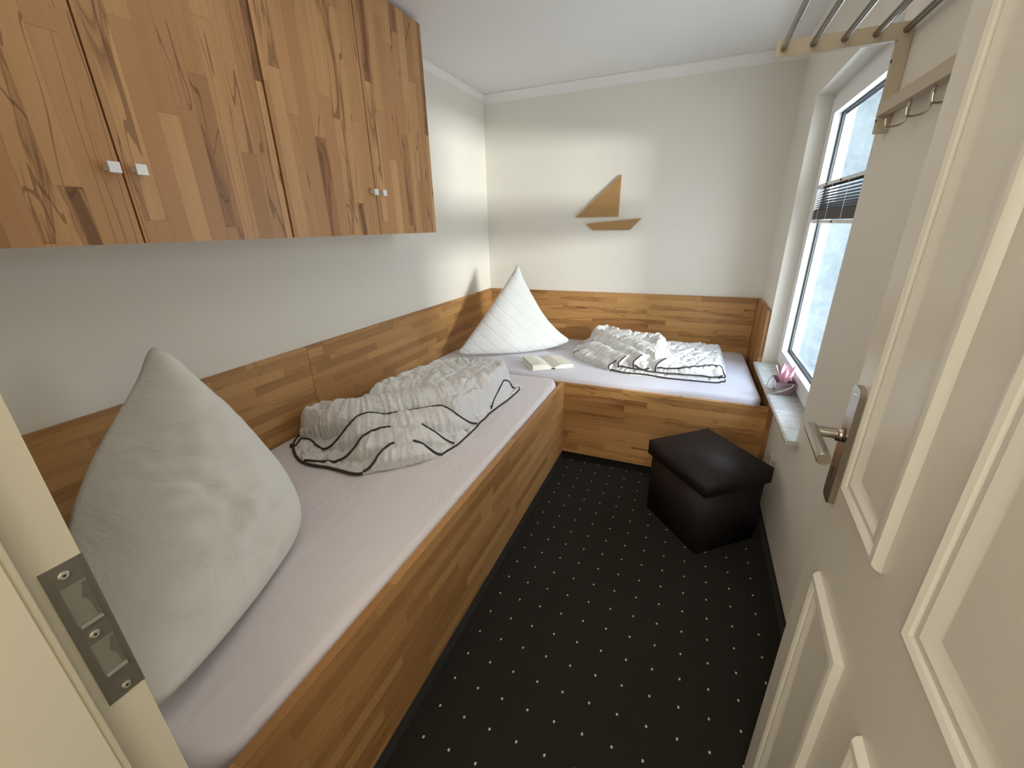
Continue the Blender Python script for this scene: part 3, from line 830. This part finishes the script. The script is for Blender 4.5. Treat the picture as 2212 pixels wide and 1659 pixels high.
duvet('duvet', 'white quilted duvet with dark piping folded in soft rolls on the long left bed', D1_out, [lower(L1, .035), L0], zD1, .020, (.72, .69),
      [(D1_out[-2:]+D1_out[0:7]+[(.540, -2.285)], .0058, .001),
       ([(.264, -2.305), (.33, -2.292), (.395, -2.264)], .0050, .002),
       ([(.080, -2.215), (.105, -2.235), (.13, -2.215), (.105, -2.185), (.14, -2.175), (.215, -2.195), (.275, -2.218)], .0046, .002),
       ([(.752, -2.065), (.766, -1.99), (.768, -1.90), (.768, -1.80), (.764, -1.70), (.764, -1.60), (.782, -1.46), (.790, -1.33), (.785, -1.29), (.765, -1.30), (.755, -1.40), (.762, -1.50), (.755, -1.60)], .0045, .001)],
      2.2, rolls=(RL4, RL3, RL2, RL1), hems=((RL4, HL(1.0)+[(.17, .64), (.21, .66), (.25, .64), (RL4.len-.09, .52), (RL4.len-.05, .34), (RL4.len-.02, .16), (RL4.len, .04)], .0056), (RL3, HL(1.3)+[(.23, .66), (.29, .70)], .0054), (RL2, HL(1.5)+[(.27, .68), (.35, .72), (.42, .70), (RL2.len-.20, .64), (RL2.len-.135, .48), (RL2.len-.075, .30), (RL2.len-.03, .14), (RL2.len, .04)], .0050), (RL3, HR(.9), .0042), (RL1, HR(1.3), .0042),
                                             (RL3, [(.17, .03), (.22, .02), (.27, .02), (.31, .03)], .0026), (RL1, [(.26, .03), (.33, .02), (.40, .02), (.46, .03)], .0028)))

zD2 = lambda x, y: .552-.034*(y+1.05)/1.03-.001
D2_out = [(.890, -.511), (.935, -.600), (1.102, -.735), (1.210, -.815), (1.300, -.850), (1.430, -.855), (1.551, -.850), (1.724, -.845), (1.808, -.838), (1.855, -.800), (1.872, -.62), (1.878, -.35), (1.865, -.180), (1.80, -.145), (1.65, -.155), (1.50, -.16), (1.30, -.15), (1.15, -.11), (1.02, -.055), (.94, -.08), (.91, -.18), (.86, -.30), (.862, -.42)]
R_ = ([(1.199, -.770), (1.348, -.815), (1.549, -.825), (1.70, -.825), (1.80, -.810), (1.850, -.760), (1.862, -.5), (1.865, -.25), (1.855, -.185), (1.75, -.17), (1.5, -.18), (1.25, -.2), (1.15, -.5)], .612, .05, .02)
M1_ = ([(.900, -.520), (.944, -.600), (1.104, -.725), (1.205, -.800), (1.185, -.74), (1.165, -.69), (1.155, -.640), (1.10, -.56), (1.02, -.46), (.94, -.42), (.893, -.46)], .615, .045, .6)
M2_ = ([(.895, -.455), (.962, -.455), (1.022, -.515), (1.089, -.595), (1.155, -.66), (1.200, -.725), (1.275, -.795), (1.262, -.745), (1.245, -.690), (1.20, -.60), (1.11, -.45), (1.01, -.34), (.92, -.31), (.880, -.38)], .645, .05, .5)
M3_ = ([(.905, -.270), (1.01, -.330), (1.102, -.431), (1.190, -.580), (1.240, -.664), (1.299, -.742), (1.364, -.800), (1.375, -.765), (1.366, -.72), (1.32, -.60), (1.22, -.42), (1.10, -.26), (.98, -.18), (.91, -.20)], .664, .05, .45)
M4_ = ([(.938, -.235), (1.02, -.33), (1.099, -.430), (1.191, -.524), (1.28, -.597), (1.359, -.691), (1.427, -.760), (1.485, -.805), (1.490, -.760), (1.505, -.680), (1.505, -.560), (1.510, -.40), (1.50, -.250), (1.36, -.20), (1.22, -.17), (1.12, -.10), (1.02, -.065), (.955, -.10)], .694, .07, .2)
RM1 = Roll([(.905, -.530), (.950, -.600), (1.05, -.680), (1.14, -.752), (1.205, -.812)], .538, .064, .125, .45, 1., .10, 11.)
RM2 = Roll([(.895, -.440), (.965, -.500), (1.03, -.565), (1.10, -.645), (1.18, -.725), (1.262, -.802)], .542, .090, .115, .4, 1., .12, 12.)
RM3 = Roll([(.905, -.290), (1.01, -.365), (1.10, -.465), (1.19, -.585), (1.27, -.700), (1.350, -.800)], .545, .106, .125, .4, 1., .12, 13.)
RM4 = Roll([(.935, -.200), (1.02, -.320), (1.11, -.425), (1.20, -.525), (1.30, -.630), (1.40, -.735), (1.482, -.808)], .548, .128, .20, .5, .72, .16, 14.)
HE = [(-.001, .03), (-.001, .15), (-.001, .3), (-.001, .45)]
duvet('duvet', 'white quilted duvet with dark piping folded flat on the bed by the back wall', D2_out, [R_, lower(M4_, .012)], zD2, .028, (-.45, .89),
      [([(1.205, -.812), (1.26, -.838), (1.338, -.852), (1.551, -.852), (1.724, -.847), (1.808, -.840), (1.848, -.815), (1.853, -.790)], .0050, .003),
       ([(1.262, -.802), (1.33, -.824), (1.45, -.835), (1.60, -.835), (1.72, -.828), (1.80, -.815), (1.838, -.790)], .0044, .010),
       ([(1.350, -.800), (1.39, -.812), (1.44, -.812)], .0040, .006),
       ([(1.482, -.808), (1.55, -.805), (1.63, -.80), (1.70, -.775), (1.76, -.735), (1.815, -.715), (1.850, -.735), (1.852, -.780), (1.82, -.805)], .0046, .004)],
      8.1, rolls=(RM1, RM2, RM3, RM4), hems=((RM1, HE, .0042), (RM2, HE, .0042), (RM3, HE, .0042), (RM4, [(-.001, .03), (-.001, .15), (-.001, .3), (-.001, .42)], .0042), (RM1, [(0., .05), (0., .25), (.01, .5), (.05, .7)], .0032)))

# ------------------------------------------------------------------ open book
bk = thing('book', 'open white paperback lying face up between pillow and duvet on the back bed', 'book', (.80, -.86, .552))
def zB(x, y): return .552-.034*(y+1.05)/1.03
bc = Vector((.787, -.785, 0)); 
e1 = Vector((.58, .815, 0)).normalized()*-1      # from far edge to near edge along the spine
sp_ = Vector((-.60, .80, 0)).normalized()        # spine direction (towards the far side)
acr = Vector((.80, .60, 0)).normalized()         # across the pages, to the right
org = Vector((.868, -.918, .5525))               # near end of the spine
HB, WB = .235, .145
def BP(u, v, z): # u across (-1..1), v along the spine 0..1
    p = org+acr*u*WB+sp_*v*HB; return Vector((p.x, p.y, zB(p.x, p.y)+.0025+z))
bm = bmesh.new()
def strip(bm, us, zfun, zlo, v0, v1):
    rows = []
    for v in (v0, v1):
        rows.append(([bm.verts.new(BP(u, v, zfun(u))) for u in us], [bm.verts.new(BP(u, v, zlo)) for u in us]))
    (a, al), (b, bl_) = rows
    for i in range(len(us)-1):
        bm.faces.new((a[i], a[i+1], b[i+1], b[i])); bm.faces.new((al[i], bl_[i], bl_[i+1], al[i+1]))
        bm.faces.new((a[i], al[i], al[i+1], a[i+1])); bm.faces.new((b[i], b[i+1], bl_[i+1], bl_[i]))
    bm.faces.new((a[0], b[0], bl_[0], al[0])); bm.faces.new((a[-1], al[-1], bl_[-1], b[-1]))
usl = [-.93+.93*i/14 for i in range(15)]; usr = [.93*i/14 for i in range(15)]
strip(bm, usl, lambda u: .006+.030*math.sin(min(1, -u/.55)*math.pi/2)-.006*(max(0, -u-.5)), .002, .02, .98)
link('left_pages', bm, M['paper'], bk, smooth=False)
bm = bmesh.new(); strip(bm, usr, lambda u: .006+.019*math.sin(min(1, u/.5)*math.pi/2)-.006*max(0, u-.4), .002, .02, .98)
link('right_pages', bm, M['paper'], bk)
bm = bmesh.new(); strip(bm, [-1.0, -.08], lambda u: .002, 0, 0, 1); strip(bm, [.08, 1.0], lambda u: .002, 0, 0, 1); link('cover', bm, M['cover'], bk)
bm = bmesh.new(); strip(bm, [-.08, .08], lambda u: .006, 0, -.004, 1.004); link('spine', bm, M['spine'], bk)

# ------------------------------------------------------------------ ottoman
pf = thing('ottoman', 'dark brown leatherette storage cube with a padded lid in front of the back bed', 'stool', (1.775, -1.39, 0))
pc = Vector((1.775, -1.395, 0)); pa = Vector((.650, -.760, 0)); pb = Vector((.760, .650, 0))
def pbox(a, b, z0, z1):
    bm = bmesh.new(); v = []
    for z in (z0, z1):
        for s, t_ in ((-1, -1), (1, -1), (1, 1), (-1, 1)):
            p = pc+pa*s*a/2+pb*t_*b/2; v.append(bm.verts.new((p.x, p.y, z)))
    for f in ((0, 3, 2, 1), (4, 5, 6, 7), (0, 1, 5, 4), (1, 2, 6, 5), (2, 3, 7, 6), (3, 0, 4, 7)): bm.faces.new([v[i] for i in f])
    return bm
link('body', pbox(.365, .325, 0, .335), M['leather'], pf, bevel=.008, smooth=True)
bm = pbox(.400, .355, .318, .392)
o = link('lid', bm, M['leather'], pf, bevel=.022, smooth=True, seg=5)
# ------------------------------------------------------------------ wall socket
so = thing('wall_socket', 'cream wall socket low on the right wall behind the dark stool', 'socket', (W, -1.255, .315))
link('cover_plate', box(((W-.009, -1.295, .270), (W-.0003, -1.213, .352))), M['plastic'], so, bevel=.003)
bm = bmesh.new(); tube(bm, [(W-.0085, -1.254, .311), (W-.014, -1.254, .311)], .024, 24, cap=False); tube(bm, [(W-.0085, -1.254, .311), (W-.0098, -1.254, .311)], .0235, 24); link('socket_insert', bm, M['plastic'], so)

# ------------------------------------------------------------------ sailboat wall decoration
sb = thing('sailboat_decoration', 'wooden sailboat wall decoration of a triangular sail over a hull', 'wall decoration', (1.0, -.011, 1.36))
link('sail', prism([(1.065, 1.727), (.748, 1.456), (1.062, 1.453)], 'y', -.020, -.001), M['boat'], sb, bevel=.0008)
link('hull', prism([(.828, 1.408), (1.225, 1.437), (1.151, 1.361), (.880, 1.364)], 'y', -.020, -.001), M['boat'], sb, bevel=.0008)

# ------------------------------------------------------------------ tulip candle in a little tin bag on the sill
tl = thing('tulip_planter', 'pink tulip shaped blossom in a small mirrored tin with a wire handle on the sill', 'candle holder', (2.095, -1.02, .6))
TZ = .6005; tc = Vector((2.090, -1.020, TZ))
def frustum(bm, c, w0, d0_, w1, d1, h, lip=.0):
    rings = []
    for (ww, dd, z) in ((w0, d0_, 0), (w1, d1, h), (w1-.004, d1-.004, h), (w0-.004, d0_-.004, .003)):
        rings.append([bm.verts.new((c.x+sx*ww/2, c.y+sy*dd/2, c.z+z)) for sx, sy in ((-1, -1), (1, -1), (1, 1), (-1, 1))])
    for A_, B_ in zip(rings, rings[1:]):
        for k in range(4): bm.faces.new((A_[k], A_[(k+1) % 4], B_[(k+1) % 4], B_[k]))
    bm.faces.new(rings[0][::-1]); bm.faces.new(rings[-1])
bm = bmesh.new(); frustum(bm, tc, .070, .092, .088, .118, .066)
link('tin', bm, M['tin'], tl, bevel=.0008)
for sx in (-1,):
    bm = bmesh.new()
    tube(bm, curve([(tc.x-.045, tc.y+.045, TZ+.064), (tc.x-.056, tc.y+.036, TZ+.050), (tc.x-.068, tc.y+.010, TZ+.022), (tc.x-.066, tc.y-.025, TZ+.007), (tc.x-.048, tc.y-.058, TZ+.012), (tc.x-.012, tc.y-.070, TZ+.030), (tc.x+.022, tc.y-.064, TZ+.052), (tc.x+.030, tc.y-.056, TZ+.066)], 6), .0022, 8)
    link('handle', bm, M['wire'], tl, smooth=True)
def petal(bm, base, d, h, wd, lean):
    """spoon shaped petal"""
    n1, n2 = 12, 10; g_ = []
    side = Vector((-d.y, d.x, 0))
    for sgn in (1, -1):
        rows = []
        for i in range(n1+1):
            t_ = i/n1; w_ = wd*math.sin(math.pi*min(1, (t_*.93+.07))**.85)**.8
            r = lean[0]+(lean[1]-lean[0])*t_**1.4+.010*math.sin(math.pi*t_)
            row = []
            for j in range(n2+1):
                s = -1+2*j/n2
                p = base+d*(r-.35*wd*s*s*1.0+(.0035*(1-s*s) if sgn > 0 else -.0035*(1-s*s)))+side*w_*s+Vector((0, 0, h*t_))
                row.append(bm.verts.new(p))
            rows.append(row)
        for a, b in zip(rows, rows[1:]):
            for j in range(n2):
                f = (a[j], a[j+1], b[j+1], b[j]); bm.faces.new(f if sgn > 0 else f[::-1])
    bmesh.ops.remove_doubles(bm, verts=bm.verts, dist=.0004)
pb_ = tc+Vector((0, 0, .046))
for ang, h, wd, ln in ((262, .078, .021, (.008, .020)), (185, .094, .014, (.010, .050)), (140, .104, .016, (.004, .018)), (80, .098, .016, (.004, .020)), (20, .092, .016, (.008, .040)), (318, .086, .016, (.008, .036))):
    a_ = math.radians(ang); bm = bmesh.new(); petal(bm, pb_, Vector((math.cos(a_), math.sin(a_), 0)), h, wd, ln)
    link('petal', bm, M['pink'], tl, smooth=True)
